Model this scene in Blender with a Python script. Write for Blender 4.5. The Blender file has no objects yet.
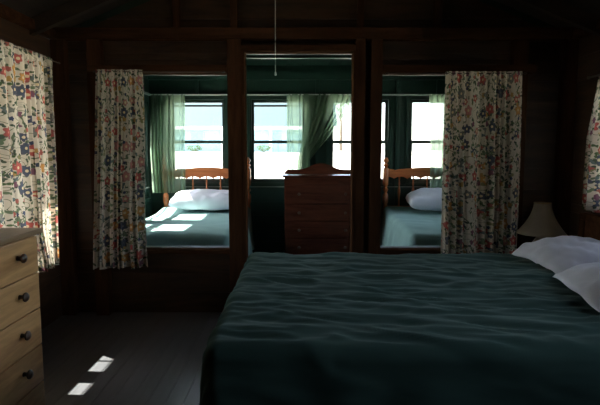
import bpy, bmesh, math, random
from mathutils import Vector, Matrix, noise

sc = bpy.context.scene
C = sc.collection
PI = math.pi
R = math.radians

# ------------------------------------------------------------------ camera
cam_d = bpy.data.cameras.new('camera')
cam = bpy.data.objects.new('camera', cam_d)
C.objects.link(cam)
cam_d.sensor_width = 36.0
cam_d.lens = 520.0 / 600.0 * 36.0
cam_d.clip_start = 0.05
cam_d.clip_end = 400
cam.location = (0, 0, 1.25)
cam.rotation_euler = (R(90 - 5.7), 0, 0)
sc.camera = cam

# ------------------------------------------------------------------ sky, sun, exposure
SUN_DIR = Vector((1.0, -0.06, -1.0)).normalized()      # the way the light travels
w = bpy.data.worlds.new('sky')
sc.world = w
w.use_nodes = True
wn = w.node_tree
bg = wn.nodes['Background']
sky = wn.nodes.new('ShaderNodeTexSky')
sky.sky_type = 'NISHITA'
sky.sun_disc = False
sky.sun_elevation = R(45)
sky.sun_rotation = R(-87)
sky.air_density = 1.0
sky.dust_density = 1.5
sky.ozone_density = 1.0
hs = wn.nodes.new('ShaderNodeHueSaturation')
hs.inputs['Saturation'].default_value = 0.55
wn.links.new(sky.outputs[0], hs.inputs['Color'])
wn.links.new(hs.outputs[0], bg.inputs[0])
bg.inputs[1].default_value = 0.55
sd = bpy.data.lights.new('sun', 'SUN')
sd.energy = 14.0
sd.angle = R(0.6)
sd.color = (1.0, 0.94, 0.85)
sun = bpy.data.objects.new('sun', sd)
C.objects.link(sun)
sun.rotation_euler = SUN_DIR.to_track_quat('-Z', 'Y').to_euler()
sun.location = (-6, 2, 8)
vs = sc.view_settings
vs.view_transform = 'Standard'
vs.look = 'None'
vs.exposure = 1.25
vs.gamma = 1.0
vs.use_curve_mapping = False
sc.cycles.use_denoising = True
sc.cycles.max_bounces = 10
sc.cycles.diffuse_bounces = 6
sc.cycles.transparent_max_bounces = 16
sc.cycles.sample_clamp_indirect = 6.0
sc.cycles.caustics_reflective = False
sc.cycles.caustics_refractive = False

# ------------------------------------------------------------------ materials
def new_mat(name):
    m = bpy.data.materials.new(name)
    m.use_nodes = True
    nt = m.node_tree
    return m, nt, nt.nodes['Principled BSDF']

def nd(nt, kind, **kw):
    n = nt.nodes.new(kind)
    for k, v in kw.items():
        setattr(n, k, v)
    return n

def ramp(nt, fac, stops, interp='LINEAR'):
    r = nd(nt, 'ShaderNodeValToRGB')
    r.color_ramp.interpolation = interp
    els = r.color_ramp.elements
    while len(els) > 1:
        els.remove(els[-1])
    els[0].position = stops[0][0]
    els[0].color = tuple(stops[0][1]) + (1,)
    for p, c in stops[1:]:
        e = els.new(p)
        e.color = tuple(c) + (1,)
    if fac is not None:
        nt.links.new(fac, r.inputs[0])
    return r

def wood(name, dark, light, axis='X', scale=6.0, rough=0.5, bump=0.15, coat=0.0, spec=0.5):
    m, nt, p = new_mat(name)
    L = nt.links.new
    tc = nd(nt, 'ShaderNodeTexCoord')
    mp = nd(nt, 'ShaderNodeMapping')
    s = {'X': (0.12, 1, 1), 'Y': (1, 0.12, 1), 'Z': (1, 1, 0.12)}[axis]
    mp.inputs['Scale'].default_value = tuple(scale * k for k in s)
    L(tc.outputs['Object'], mp.inputs[0])
    n1 = nd(nt, 'ShaderNodeTexNoise')
    n1.inputs['Scale'].default_value = 2.2
    n1.inputs['Detail'].default_value = 6
    n1.inputs['Distortion'].default_value = 1.2
    L(mp.outputs[0], n1.inputs['Vector'])
    n2 = nd(nt, 'ShaderNodeTexNoise')
    n2.inputs['Scale'].default_value = 14
    n2.inputs['Detail'].default_value = 4
    L(mp.outputs[0], n2.inputs['Vector'])
    mx = nd(nt, 'ShaderNodeMath', operation='MULTIPLY_ADD')
    L(n2.outputs[0], mx.inputs[0])
    mx.inputs[1].default_value = 0.35
    L(n1.outputs[0], mx.inputs[2])
    r = ramp(nt, mx.outputs[0], [(0.45, dark), (0.85, light)])
    L(r.outputs[0], p.inputs['Base Color'])
    p.inputs['Roughness'].default_value = rough
    p.inputs['Coat Weight'].default_value = coat
    p.inputs['Specular IOR Level'].default_value = spec
    b = nd(nt, 'ShaderNodeBump')
    b.inputs['Strength'].default_value = bump
    b.inputs['Distance'].default_value = 0.01
    L(mx.outputs[0], b.inputs['Height'])
    L(b.outputs[0], p.inputs['Normal'])
    return m

def plain(name, col, rough=0.5, metal=0.0, var=0.12, nscale=8.0, bump=0.0):
    m, nt, p = new_mat(name)
    L = nt.links.new
    tc = nd(nt, 'ShaderNodeTexCoord')
    n = nd(nt, 'ShaderNodeTexNoise')
    n.inputs['Scale'].default_value = nscale
    n.inputs['Detail'].default_value = 5
    L(tc.outputs['Object'], n.inputs['Vector'])
    a = [c * (1 - var) for c in col]
    b_ = [min(1, c * (1 + var)) for c in col]
    r = ramp(nt, n.outputs[0], [(0.3, a), (0.7, b_)])
    L(r.outputs[0], p.inputs['Base Color'])
    p.inputs['Roughness'].default_value = rough
    p.inputs['Metallic'].default_value = metal
    if bump:
        b = nd(nt, 'ShaderNodeBump')
        b.inputs['Strength'].default_value = bump
        b.inputs['Distance'].default_value = 0.01
        L(n.outputs[0], b.inputs['Height'])
        L(b.outputs[0], p.inputs['Normal'])
    return m

def glass_mat():
    m, nt, p = new_mat('window_glass')
    nt.nodes.remove(p)
    L = nt.links.new
    out = nt.nodes['Material Output']
    t = nd(nt, 'ShaderNodeBsdfTransparent')
    t.inputs[0].default_value = (0.94, 0.97, 0.96, 1)
    g = nd(nt, 'ShaderNodeBsdfGlossy')
    g.inputs['Roughness'].default_value = 0.02
    mix = nd(nt, 'ShaderNodeMixShader')
    fr = nd(nt, 'ShaderNodeFresnel')
    fr.inputs[0].default_value = 1.3
    L(fr.outputs[0], mix.inputs[0])
    L(t.outputs[0], mix.inputs[1])
    L(g.outputs[0], mix.inputs[2])
    L(mix.outputs[0], out.inputs[0])
    return m

def fabric(name, col, trans=0.0, transp=0.0, weave=900, var=0.08, sheen=0.0):
    m, nt, p = new_mat(name)
    nt.nodes.remove(p)
    L = nt.links.new
    out = nt.nodes['Material Output']
    tc = nd(nt, 'ShaderNodeTexCoord')
    n = nd(nt, 'ShaderNodeTexNoise')
    n.inputs['Scale'].default_value = 5
    n.inputs['Detail'].default_value = 4
    L(tc.outputs['Object'], n.inputs['Vector'])
    r = ramp(nt, n.outputs[0], [(0.3, [c * (1 - var) for c in col]), (0.7, [min(1, c * (1 + var)) for c in col])])
    d = nd(nt, 'ShaderNodeBsdfDiffuse')
    L(r.outputs[0], d.inputs[0])
    cur = d.outputs[0]
    if sheen:
        sh = nd(nt, 'ShaderNodeBsdfSheen')
        sh.inputs['Color'].default_value = (0.7, 0.8, 0.8, 1)
        sh.inputs['Roughness'].default_value = 0.4
        ms = nd(nt, 'ShaderNodeMixShader')
        ms.inputs[0].default_value = sheen
        L(cur, ms.inputs[1]); L(sh.outputs[0], ms.inputs[2])
        cur = ms.outputs[0]
    if trans:
        t = nd(nt, 'ShaderNodeBsdfTranslucent')
        L(r.outputs[0], t.inputs[0])
        mt = nd(nt, 'ShaderNodeMixShader')
        mt.inputs[0].default_value = trans
        L(cur, mt.inputs[1]); L(t.outputs[0], mt.inputs[2])
        cur = mt.outputs[0]
    if transp:
        tt = nd(nt, 'ShaderNodeBsdfTransparent')
        tt.inputs[0].default_value = (0.92, 1.0, 0.93, 1)
        mt = nd(nt, 'ShaderNodeMixShader')
        mt.inputs[0].default_value = transp
        L(cur, mt.inputs[1]); L(tt.outputs[0], mt.inputs[2])
        cur = mt.outputs[0]
    L(cur, out.inputs[0])
    return m

def floral():
    """cream cotton printed with scattered blossoms, leaves and curling stems"""
    m, nt, p = new_mat('floral_cotton')
    nt.nodes.remove(p)
    L = nt.links.new
    out = nt.nodes['Material Output']
    uv = nd(nt, 'ShaderNodeUVMap')
    uv.uv_map = 'UVMap'
    dn = nd(nt, 'ShaderNodeTexNoise')
    dn.inputs['Scale'].default_value = 26
    dn.inputs['Detail'].default_value = 2
    L(uv.outputs[0], dn.inputs['Vector'])
    dv = nd(nt, 'ShaderNodeVectorMath', operation='MULTIPLY_ADD')
    L(dn.outputs['Color'], dv.inputs[0])
    dv.inputs[1].default_value = (0.022, 0.022, 0)
    L(uv.outputs[0], dv.inputs[2])

    def mth(op, a, b=None, c=None):
        n = nd(nt, 'ShaderNodeMath', operation=op)
        for i, v in enumerate((a, b, c)):
            if v is None:
                continue
            if isinstance(v, (int, float)):
                n.inputs[i].default_value = v
            else:
                L(v, n.inputs[i])
        return n.outputs[0]

    def mixc(fac, a, b):
        n = nd(nt, 'ShaderNodeMix', data_type='RGBA')
        L(fac, n.inputs[0])
        for i, v in ((6, a), (7, b)):
            if isinstance(v, tuple):
                n.inputs[i].default_value = v + (1,)
            else:
                L(v, n.inputs[i])
        return n.outputs[2]

    def petals(scale, offset, size, n_pet, depth, cover, rnd=0.75):
        mp = nd(nt, 'ShaderNodeMapping')
        mp.inputs['Location'].default_value = (offset, offset * 1.7, 0)
        L(uv.outputs[0], mp.inputs[0])
        v = nd(nt, 'ShaderNodeTexVoronoi', voronoi_dimensions='2D', feature='F1')
        v.inputs['Scale'].default_value = scale
        v.inputs['Randomness'].default_value = rnd
        L(mp.outputs[0], v.inputs['Vector'])
        scl = nd(nt, 'ShaderNodeVectorMath', operation='SUBTRACT')
        L(mp.outputs[0], scl.inputs[0]); L(v.outputs['Position'], scl.inputs[1])
        sp = nd(nt, 'ShaderNodeSeparateXYZ')
        L(scl.outputs[0], sp.inputs[0])
        ang = mth('ARCTAN2', sp.outputs[0], sp.outputs[1])
        sepc = nd(nt, 'ShaderNodeSeparateColor')
        L(v.outputs['Color'], sepc.inputs[0])
        ph = mth('MULTIPLY', sepc.outputs[2], 6.28)
        cs = mth('COSINE', mth('MULTIPLY_ADD', ang, n_pet, ph))
        rad = mth('MULTIPLY_ADD', cs, depth * size, size)
        rad = mth('MULTIPLY', rad, mth('MULTIPLY_ADD', sepc.outputs[1], 0.6, 0.6))
        inside = mth('LESS_THAN', v.outputs['Distance'], rad)
        use = mth('LESS_THAN', sepc.outputs[0], cover)
        core = mth('LESS_THAN', v.outputs['Distance'], size * 0.30)
        ring = mth('MULTIPLY', mth('GREATER_THAN', v.outputs['Distance'], mth('MULTIPLY', rad, 0.75)), 1.0)
        return mth('MULTIPLY', inside, use), core, ring, sepc.outputs[1], sepc.outputs[0]

    cream = (0.64, 0.55, 0.455)
    # stems: thin contour lines of a noise
    sn = nd(nt, 'ShaderNodeTexNoise')
    sn.inputs['Scale'].default_value = 9
    sn.inputs['Detail'].default_value = 1.0
    sn.inputs['Distortion'].default_value = 1.2
    L(uv.outputs[0], sn.inputs['Vector'])
    st = mth('LESS_THAN', mth('ABSOLUTE', mth('SUBTRACT', mth('FRACT', mth('MULTIPLY', sn.outputs[0], 4.5)), 0.5)), 0.055)
    col = mixc(st, cream, (0.15, 0.17, 0.11))
    # leaves: two-lobed, slender
    f, core, ring, r1, r2 = petals(17, 3.1, 0.26, 2, 0.6, 0.62)
    leafc = ramp(nt, r1, [(0.0, (0.10, 0.14, 0.07)), (0.35, (0.16, 0.20, 0.12)), (0.65, (0.13, 0.16, 0.16)), (0.85, (0.25, 0.23, 0.12))], 'CONSTANT')
    col = mixc(f, col, leafc.outputs[0])
    f, core, ring, r1, r2 = petals(24, 9.3, 0.25, 2, 0.5, 0.5)
    col = mixc(f, col, (0.09, 0.11, 0.08))
    # small blossoms
    f, core, ring, r1, r2 = petals(14, 5.7, 0.23, 5, 0.2, 0.5)
    smallc = ramp(nt, r1, [(0.0, (0.07, 0.08, 0.13)), (0.35, (0.40, 0.12, 0.10)), (0.6, (0.45, 0.27, 0.10)), (0.8, (0.22, 0.10, 0.14))], 'CONSTANT')
    col = mixc(f, col, smallc.outputs[0])
    # large blossoms
    f, core, ring, r1, r2 = petals(8.5, 0.0, 0.27, 5, 0.2, 0.85, 0.6)
    big = ramp(nt, r2, [(0.0, (0.50, 0.12, 0.10)), (0.2, (0.09, 0.10, 0.14)), (0.42, (0.60, 0.30, 0.10)), (0.55, (0.55, 0.24, 0.21)), (0.68, (0.20, 0.20, 0.18))], 'CONSTANT')
    dark = mixc(ring, big.outputs[0], mixc(ring, (0, 0, 0), (0.16, 0.12, 0.12)))
    edge = nd(nt, 'ShaderNodeMix', data_type='RGBA')
    edge.inputs[0].default_value = 0.3
    L(big.outputs[0], edge.inputs[6]); L(dark, edge.inputs[7])
    fl = mixc(core, edge.outputs[2], (0.75, 0.60, 0.38))
    col = mixc(f, col, fl)
    d = nd(nt, 'ShaderNodeBsdfDiffuse')
    t = nd(nt, 'ShaderNodeBsdfTranslucent')
    L(col, d.inputs[0]); L(col, t.inputs[0])
    mx = nd(nt, 'ShaderNodeMixShader')
    mx.inputs[0].default_value = 0.27
    L(d.outputs[0], mx.inputs[1]); L(t.outputs[0], mx.inputs[2])
    L(mx.outputs[0], out.inputs[0])
    return m

def floor_mat(name, base, axis=0):
    """painted boards, worn"""
    m, nt, p = new_mat(name)
    L = nt.links.new
    tc = nd(nt, 'ShaderNodeTexCoord')
    mp = nd(nt, 'ShaderNodeMapping')
    mp.inputs['Scale'].default_value = (6, 0.7, 1)
    L(tc.outputs['Object'], mp.inputs[0])
    n = nd(nt, 'ShaderNodeTexNoise')
    n.inputs['Scale'].default_value = 3
    n.inputs['Detail'].default_value = 7
    L(mp.outputs[0], n.inputs['Vector'])
    r = ramp(nt, n.outputs[0], [(0.3, [c * 0.75 for c in base]), (0.7, [c * 1.25 for c in base])])
    L(r.outputs[0], p.inputs['Base Color'])
    rr = ramp(nt, n.outputs[0], [(0.3, (0.28,) * 3), (0.7, (0.42,) * 3)])
    L(rr.outputs[0], p.inputs['Roughness'])
    b = nd(nt, 'ShaderNodeBump')
    b.inputs['Strength'].default_value = 0.2
    b.inputs['Distance'].default_value = 0.01
    L(n.outputs[0], b.inputs['Height'])
    L(b.outputs[0], p.inputs['Normal'])
    return m

M = {}
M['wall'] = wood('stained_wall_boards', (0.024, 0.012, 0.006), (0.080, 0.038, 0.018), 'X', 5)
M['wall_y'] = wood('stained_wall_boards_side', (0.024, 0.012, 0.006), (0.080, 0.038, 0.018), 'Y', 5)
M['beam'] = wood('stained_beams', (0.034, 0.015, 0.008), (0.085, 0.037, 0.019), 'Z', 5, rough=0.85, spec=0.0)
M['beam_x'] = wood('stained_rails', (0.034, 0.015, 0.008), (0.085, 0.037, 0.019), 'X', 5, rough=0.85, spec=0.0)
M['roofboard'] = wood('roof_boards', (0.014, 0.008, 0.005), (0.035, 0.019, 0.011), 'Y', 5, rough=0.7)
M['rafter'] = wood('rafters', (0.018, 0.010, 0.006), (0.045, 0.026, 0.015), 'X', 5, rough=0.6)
M['green'] = plain('green_painted_boards', (0.008, 0.034, 0.023), 0.45, var=0.15)
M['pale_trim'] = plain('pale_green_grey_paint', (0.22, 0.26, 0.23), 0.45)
M['floor'] = floor_mat('grey_painted_floor', (0.115, 0.115, 0.125))
M['sash'] = plain('dark_green_sash_paint', (0.035, 0.060, 0.050), 0.5)
M['bark_sash'] = plain('dark_stained_sash', (0.05, 0.03, 0.02), 0.5)
M['glass'] = glass_mat()
M['pine'] = wood('honey_pine', (0.48, 0.225, 0.08), (0.76, 0.41, 0.17), 'Y', 7, rough=0.4, bump=0.05)
M['pine_edge'] = wood('pine_top', (0.22, 0.12, 0.06), (0.38, 0.23, 0.12), 'Y', 7, rough=0.35, bump=0.05)
M['knob'] = plain('dark_turned_wood', (0.05, 0.022, 0.012), 0.35)
M['cherry'] = wood('red_brown_wood', (0.060, 0.016, 0.009), (0.13, 0.038, 0.020), 'X', 7, rough=0.25, bump=0.04, coat=0.3)
M['brass'] = plain('brass_knob', (0.45, 0.30, 0.14), 0.35, metal=0.8)
M['dim_brass'] = plain('tarnished_knob', (0.10, 0.06, 0.04), 0.4, metal=0.3)
M['maple'] = wood('orange_maple', (0.44, 0.12, 0.04), (0.66, 0.22, 0.08), 'X', 8, rough=0.3, bump=0.03, coat=0.3)
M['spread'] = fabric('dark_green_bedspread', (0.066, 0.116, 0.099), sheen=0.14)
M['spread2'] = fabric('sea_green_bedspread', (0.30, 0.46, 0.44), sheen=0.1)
M['pillow'] = fabric('white_pillowcase', (0.78, 0.77, 0.86))
M['mattress'] = fabric('mattress_ticking', (0.6, 0.6, 0.58))
M['sheer'] = fabric('sheer_green_curtain', (0.27, 0.37, 0.26), trans=0.82, transp=0.27)
M['floral'] = floral()
M['shade'] = fabric('linen_lampshade', (0.36, 0.31, 0.25), trans=0.2)
M['ceramic'] = plain('lamp_ceramic', (0.30, 0.24, 0.19), 0.3)
M['white'] = plain('white_porcelain', (0.7, 0.69, 0.66), 0.3)
M['cord'] = plain('white_cord', (0.62, 0.60, 0.55), 0.6)
M['metal'] = plain('dull_metal', (0.25, 0.24, 0.22), 0.4, metal=0.9)
M['ground'] = plain('dry_pale_lawn', (0.66, 0.64, 0.54), 0.9, nscale=0.8, var=0.25)
M['road'] = plain('gravel', (0.62, 0.60, 0.55), 0.9, nscale=20)
M['siding'] = plain('white_siding', (0.80, 0.80, 0.78), 0.6)
M['bluewall'] = plain('blue_siding', (0.30, 0.46, 0.54), 0.6)
M['roof'] = plain('blue_grey_shingles', (0.045, 0.075, 0.085), 0.75, nscale=14, bump=0.3)
M['bluepane'] = plain('blue_grey_window', (0.20, 0.32, 0.38), 0.4)
M['shingle'] = plain('dark_shingles', (0.08, 0.08, 0.08), 0.9, nscale=14)
M['bark'] = wood('bark', (0.05, 0.035, 0.025), (0.16, 0.12, 0.09), 'Z', 4, rough=0.9, bump=0.6)
M['leaf'] = fabric('leaves', (0.10, 0.15, 0.07), trans=0.35)
M['bulb'] = plain('frosted_bulb', (0.75, 0.75, 0.72), 0.25)

# ------------------------------------------------------------------ mesh helpers
class MB:
    def __init__(s):
        s.bm = bmesh.new()
    def box(s, x0, x1, y0, y1, z0, z1, bev=0.0, mat=None):
        r = bmesh.ops.create_cube(s.bm, size=1.0)
        vs_ = r['verts']
        for v in vs_:
            v.co = Vector((x0 + (v.co.x + .5) * (x1 - x0), y0 + (v.co.y + .5) * (y1 - y0), z0 + (v.co.z + .5) * (z1 - z0)))
        if mat is not None:
            for v in vs_:
                v.co = mat @ v.co
        if bev:
            es = list({e for v in vs_ for e in v.link_edges})
            bmesh.ops.bevel(s.bm, geom=es, offset=bev, segments=2, affect='EDGES', profile=0.7)
        return s
    def tube(s, pts, rad, n=10, cap=True):
        pts = [Vector(p) for p in pts]
        rings = []
        for i, p in enumerate(pts):
            d = (pts[min(i + 1, len(pts) - 1)] - pts[max(i - 1, 0)]).normalized()
            a = d.orthogonal().normalized() if i == 0 else (rings_a - d * rings_a.dot(d)).normalized()
            rings_a = a
            b = d.cross(a)
            rr = rad[i] if isinstance(rad, (list, tuple)) else rad
            rings.append([s.bm.verts.new(p + (a * math.cos(2 * PI * k / n) + b * math.sin(2 * PI * k / n)) * rr) for k in range(n)])
        for a, b in zip(rings, rings[1:]):
            for k in range(n):
                s.bm.faces.new((a[k], a[(k + 1) % n], b[(k + 1) % n], b[k]))
        if cap:
            s.bm.faces.new(rings[0][::-1]); s.bm.faces.new(rings[-1])
        return s
    def lathe(s, prof, loc=(0, 0, 0), n=20, mat=None, cap=True):
        loc = Vector(loc)
        rings = []
        for r, z in prof:
            ring = []
            for k in range(n):
                c = Vector((r * math.cos(2 * PI * k / n), r * math.sin(2 * PI * k / n), z))
                if mat is not None:
                    c = mat @ c
                ring.append(s.bm.verts.new(c + loc))
            rings.append(ring)
        for a, b in zip(rings, rings[1:]):
            for k in range(n):
                s.bm.faces.new((a[k], a[(k + 1) % n], b[(k + 1) % n], b[k]))
        if cap:
            s.bm.faces.new(rings[0][::-1]); s.bm.faces.new(rings[-1])
        return s
    def prism(s, poly, y0, y1, mat=None):
        """polygon in (x,z) extruded along y"""
        a = [Vector((x, y0, z)) for x, z in poly]
        b = [Vector((x, y1, z)) for x, z in poly]
        if mat is not None:
            a = [mat @ v for v in a]; b = [mat @ v for v in b]
        va = [s.bm.verts.new(v) for v in a]; vb = [s.bm.verts.new(v) for v in b]
        n = len(poly)
        s.bm.faces.new(va); s.bm.faces.new(vb[::-1])
        for i in range(n):
            s.bm.faces.new((va[i], vb[i], vb[(i + 1) % n], va[(i + 1) % n]))
        return s
    def build(s, name, mat, parent=None, smooth=False):
        bmesh.ops.recalc_face_normals(s.bm, faces=s.bm.faces)
        me = bpy.data.meshes.new(name)
        s.bm.to_mesh(me); s.bm.free()
        me.materials.append(mat)
        if smooth:
            for p_ in me.polygons:
                p_.use_smooth = True
            try:
                me.set_sharp_from_angle(angle=R(40))
            except Exception:
                pass
        o = bpy.data.objects.new(name, me)
        C.objects.link(o)
        if parent is not None:
            o.parent = parent
        return o

def tag(o, label=None, cat=None, group=None, kind=None):
    if label: o['label'] = label
    if cat: o['category'] = cat
    if group: o['group'] = group
    if kind: o['kind'] = kind
    return o

def empty(name, loc=(0, 0, 0), rz=0, label=None, cat=None, group=None, kind=None):
    o = bpy.data.objects.new(name, None)
    o.empty_display_size = 0.1
    C.objects.link(o)
    o.location = loc
    o.rotation_euler = (0, 0, rz)
    return tag(o, label, cat, group, kind)

def copy_tree(o, parent=None):
    c = o.copy()
    C.objects.link(c)
    c.parent = parent
    for ch in list(o.children):
        copy_tree(ch, c)
    return c

# ------------------------------------------------------------------ room shell
XL, XR = -1.81, 2.02          # inner faces of the side walls
YF, YB = -1.6, 3.93           # front wall, face of the partition boards
PLATE = 2.05
RIDGE_X, PITCH = 0.10, 0.41
WO = 6.20                      # inner face of the porch's outer wall
PXL, PXR = -1.77, 2.10
def roof_h(x):
    return PLATE + PITCH * (x - XL if x < RIDGE_X else XR - x)

def boards(mb, a0, a1, z0, z1, holes, put, bh=0.16, gap=0.004):
    """horizontal boards; holes = (a0,a1,z0,z1); put(a0,a1,z0,z1) adds one board"""
    cuts = {z0, z1}
    z = z0
    while z < z1:
        cuts.add(z); z += bh
    for h in holes:
        for q in (h[2], h[3]):
            if z0 < q < z1:
                cuts.add(q)
    cuts = sorted(cuts)
    rows = [(p, q) for p, q in zip(cuts, cuts[1:]) if q - p > 0.001]
    for p, q in rows:
        segs = [(a0, a1)]
        for h in holes:
            if h[2] < q - 1e-4 and h[3] > p + 1e-4:
                ns = []
                for s0, s1 in segs:
                    if h[1] <= s0 or h[0] >= s1:
                        ns.append((s0, s1)); continue
                    if h[0] > s0: ns.append((s0, h[0]))
                    if h[1] < s1: ns.append((h[1], s1))
                segs = ns
        for s0, s1 in segs:
            put(s0, s1, p + gap / 2, q - gap / 2)
            put(s0, s1, p - gap, q + gap, True)

def wall_y(name, x_in, x_out, y0, y1, z0, z1, holes, mat):
    mb = MB()
    s = 1 if x_out > x_in else -1
    def put(a, b, p, q, back=False):
        if back:
            xa, xb = sorted((x_in + s * 0.008, x_out))
            mb.box(xa, xb, a, b, p, q)
        else:
            xa, xb = sorted((x_in, x_in + s * 0.012))
            mb.box(xa, xb, a, b, p, q)
    boards(mb, y0, y1, z0, z1, holes, put)
    return tag(mb.build(name, mat), kind='structure')

def wall_x(name, y_in, y_out, x0, x1, z0, z1, holes, mat):
    mb = MB()
    s = 1 if y_out > y_in else -1
    def put(a, b, p, q, back=False):
        if back:
            ya, yb = sorted((y_in + s * 0.008, y_out))
        else:
            ya, yb = sorted((y_in, y_in + s * 0.012))
        mb.box(a, b, ya, yb, p, q)
    boards(mb, x0, x1, z0, z1, holes, put)
    return mb

# floors: boards running away from the camera
mb = MB()
x = XL - 0.05
while x < XR + 0.1:
    mb.box(x + 0.001, x + 0.0905, YF - 0.1, YB + 0.04, -0.03, 0.0)
    x += 0.0915
mb.box(XL - 0.1, XR + 0.15, YF - 0.1, YB + 0.04, -0.06, -0.008)
tag(mb.build('floor', M['floor']), kind='structure')
mb = MB()
x = PXL - 0.05
while x < PXR + 0.1:
    mb.box(x + 0.002, x + 0.130, YB + 0.04, WO + 0.05, -0.03, 0.0)
    x += 0.132
mb.box(PXL - 0.1, PXR + 0.15, YB + 0.04, WO + 0.05, -0.06, -0.008)
tag(mb.build('floor_porch', M['floor']), kind='structure')

# openings of the partition
OPL = (-1.45, -0.535, 0.505, 1.812)
DOOR = (-0.40, 0.385, 0.0, 1.965)
OPR = (0.605, 1.55, 0.505, 1.812)
mb = wall_x('wall_back', YB, YB + 0.03, XL, XR, 0, PLATE, [OPL, DOOR, OPR], M['wall'])
# gable boards above the plate
z = PLATE
while z < PLATE + 0.78:
    zt = min(z + 0.16, PLATE + 0.78)
    dx = (zt - PLATE) / PITCH
    dx0 = (z - PLATE) / PITCH
    xa, xb = XL + dx0, XR - dx0
    xta, xtb = XL + dx, XR - dx
    if xtb <= xta:
        break
    mb.prism([(xa, z + .002), (xb, z + .002), (xtb, zt - .002), (xta, zt - .002)], YB, YB + 0.03)
    z += 0.16
mb.box(XL, XR, YB + 0.02, YB + 0.03, 1.97, PLATE + 0.1)
tag(mb.build('wall_back', M['wall']), kind='structure')
# porch side cladding of the partition is painted green
mbg = MB()
def putg(a, b, p, q, back=False):
    if not back:
        mbg.box(a, b, YB + 0.031, YB + 0.045, p, q)
boards(mbg, PXL, PXR, 0, 2.24, [OPL, DOOR, OPR], putg)
tag(mbg.build('wall_porch_front', M['green']), kind='structure')

# studs, rails and headers of the partition: one object each
tn = [0]
def trim(mb_or_box, mat, bev=0.004):
    tn[0] += 1
    if isinstance(mb_or_box, tuple):
        m_ = MB(); m_.box(*mb_or_box, bev=bev)
    else:
        m_ = mb_or_box
    o = m_.build('trim_%d' % tn[0], mat)
    return tag(o, kind='structure')
FY = YB - 0.075   # front face of studs
trim((-0.53, -0.425, FY - 0.01, YB, 0, PLATE), M['beam'])                 # left door post
trim((-0.424, -0.40, FY - 0.02, YB + 0.05, 0, 1.965), M['beam'])              # door jamb lining
trim((0.385, 0.405, FY - 0.02, YB + 0.05, 0, 1.965), M['beam'])
trim((0.406, 0.475, FY - 0.01, YB, 0, PLATE), M['beam'])
trim((0.515, 0.60, FY - 0.01, YB, 0, PLATE), M['beam'])
trim((-0.424, 0.405, FY - 0.018, YB + 0.05, 1.966, 2.01), M['beam_x'])     # door head
trim((-1.55, -0.531, FY - 0.005, YB, 1.813, 1.87), M['beam_x'])            # left header
trim((0.601, 1.72, FY - 0.005, YB, 1.813, 1.87), M['beam_x'])
trim((-1.55, -1.45, FY, YB, 0, PLATE), M['beam'])                          # outer studs
trim((1.551, 1.66, FY, YB, 0, PLATE), M['beam'])
trim((-1.449, -0.531, FY - 0.005, YB + 0.06, 0.475, 0.505), M['beam_x'])   # sill rails
trim((0.601, 1.55, FY - 0.005, YB + 0.06, 0.475, 0.505), M['beam_x'])
trim((XL, XR, FY - 0.02, YB, 2.051, 2.13), M['beam_x'])                    # plate across the gable
trim((XL + 0.001, XL + 0.10, FY, YB, 0, PLATE), M['beam'])                 # corner posts
trim((XR - 0.10, XR - 0.001, FY, YB, 0, PLATE), M['beam'])
for gx in (-0.9, -0.48, 0.44, 1.0):                                        # gable studs
    trim((gx - 0.025, gx + 0.025, FY + 0.02, YB, 2.131, roof_h(gx) - 0.03), M['beam'])
# pale sill nosing on the porch side, catching the daylight
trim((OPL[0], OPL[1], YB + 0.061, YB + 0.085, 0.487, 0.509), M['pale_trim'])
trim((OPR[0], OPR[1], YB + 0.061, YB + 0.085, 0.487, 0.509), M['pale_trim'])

# side walls of the main room
WL1 = (2.84, 3.66, 0.565, 1.90)     # left wall windows (y0,y1,z0,z1)
WL2 = (1.90, 2.79, 0.575, 1.90)
WR1 = (2.30, 3.52, 0.86, 1.72)
WR2 = (0.60, 1.90, 0.86, 1.75)
wall_y('wall_left', XL, XL - 0.10, YF, YB, 0, PLATE, [WL1, WL2], M['wall_y'])
wall_y('wall_right', XR, XR + 0.10, YF, YB, 0, PLATE, [WR1, WR2], M['wall_y'])
FD = (-0.3, 0.6, 0, 2.0)
mb = wall_x('wall_front', YF, YF - 0.08, XL, XR, 0, PLATE, [FD], M['wall'])
mb.prism([(XL, PLATE), (XR, PLATE), (RIDGE_X, roof_h(RIDGE_X))], YF - 0.08, YF)
tag(mb.build('wall_front', M['wall']), kind='structure')
d1 = empty('door_1', (0, 0, 0), kind='structure')
mb = MB(); mb.box(FD[0], FD[1], YF - 0.06, YF - 0.02, 0.005, 2.0)
for k in range(5):
    mb.box(FD[0] + 0.01 + k * 0.18, FD[0] + 0.17 + k * 0.18, YF - 0.02, YF - 0.012, 0.02, 1.98, bev=0.002)
mb.build('door_panel', M['beam'], d1)
mb = MB(); mb.lathe([(0.001, 0), (0.02, 0.002), (0.012, 0.02), (0.028, 0.045), (0.02, 0.065), (0.001, 0.068)], (0.53, YF - 0.012, 0.98), 16, Matrix.Rotation(R(-90), 3, 'X'))
mb.build('door_handle', M['brass'], d1, True)

# studs on side walls
for sy in (1.82, 0.9, -0.1):
    trim((XL, XL + 0.045, sy - 0.024, sy + 0.024, 0, PLATE), M['beam'])
for sy in (2.10, 0.12, -0.5):
    trim((XR - 0.045, XR, sy - 0.024, sy + 0.024, 0, PLATE), M['beam'])
trim((XL, XL + 0.06, YF, FY - 0.021, PLATE + 0.0, PLATE + 0.06), M['beam_x'])
trim((XR - 0.06, XR, YF, FY - 0.021, PLATE + 0.0, PLATE + 0.06), M['beam_x'])

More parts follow.
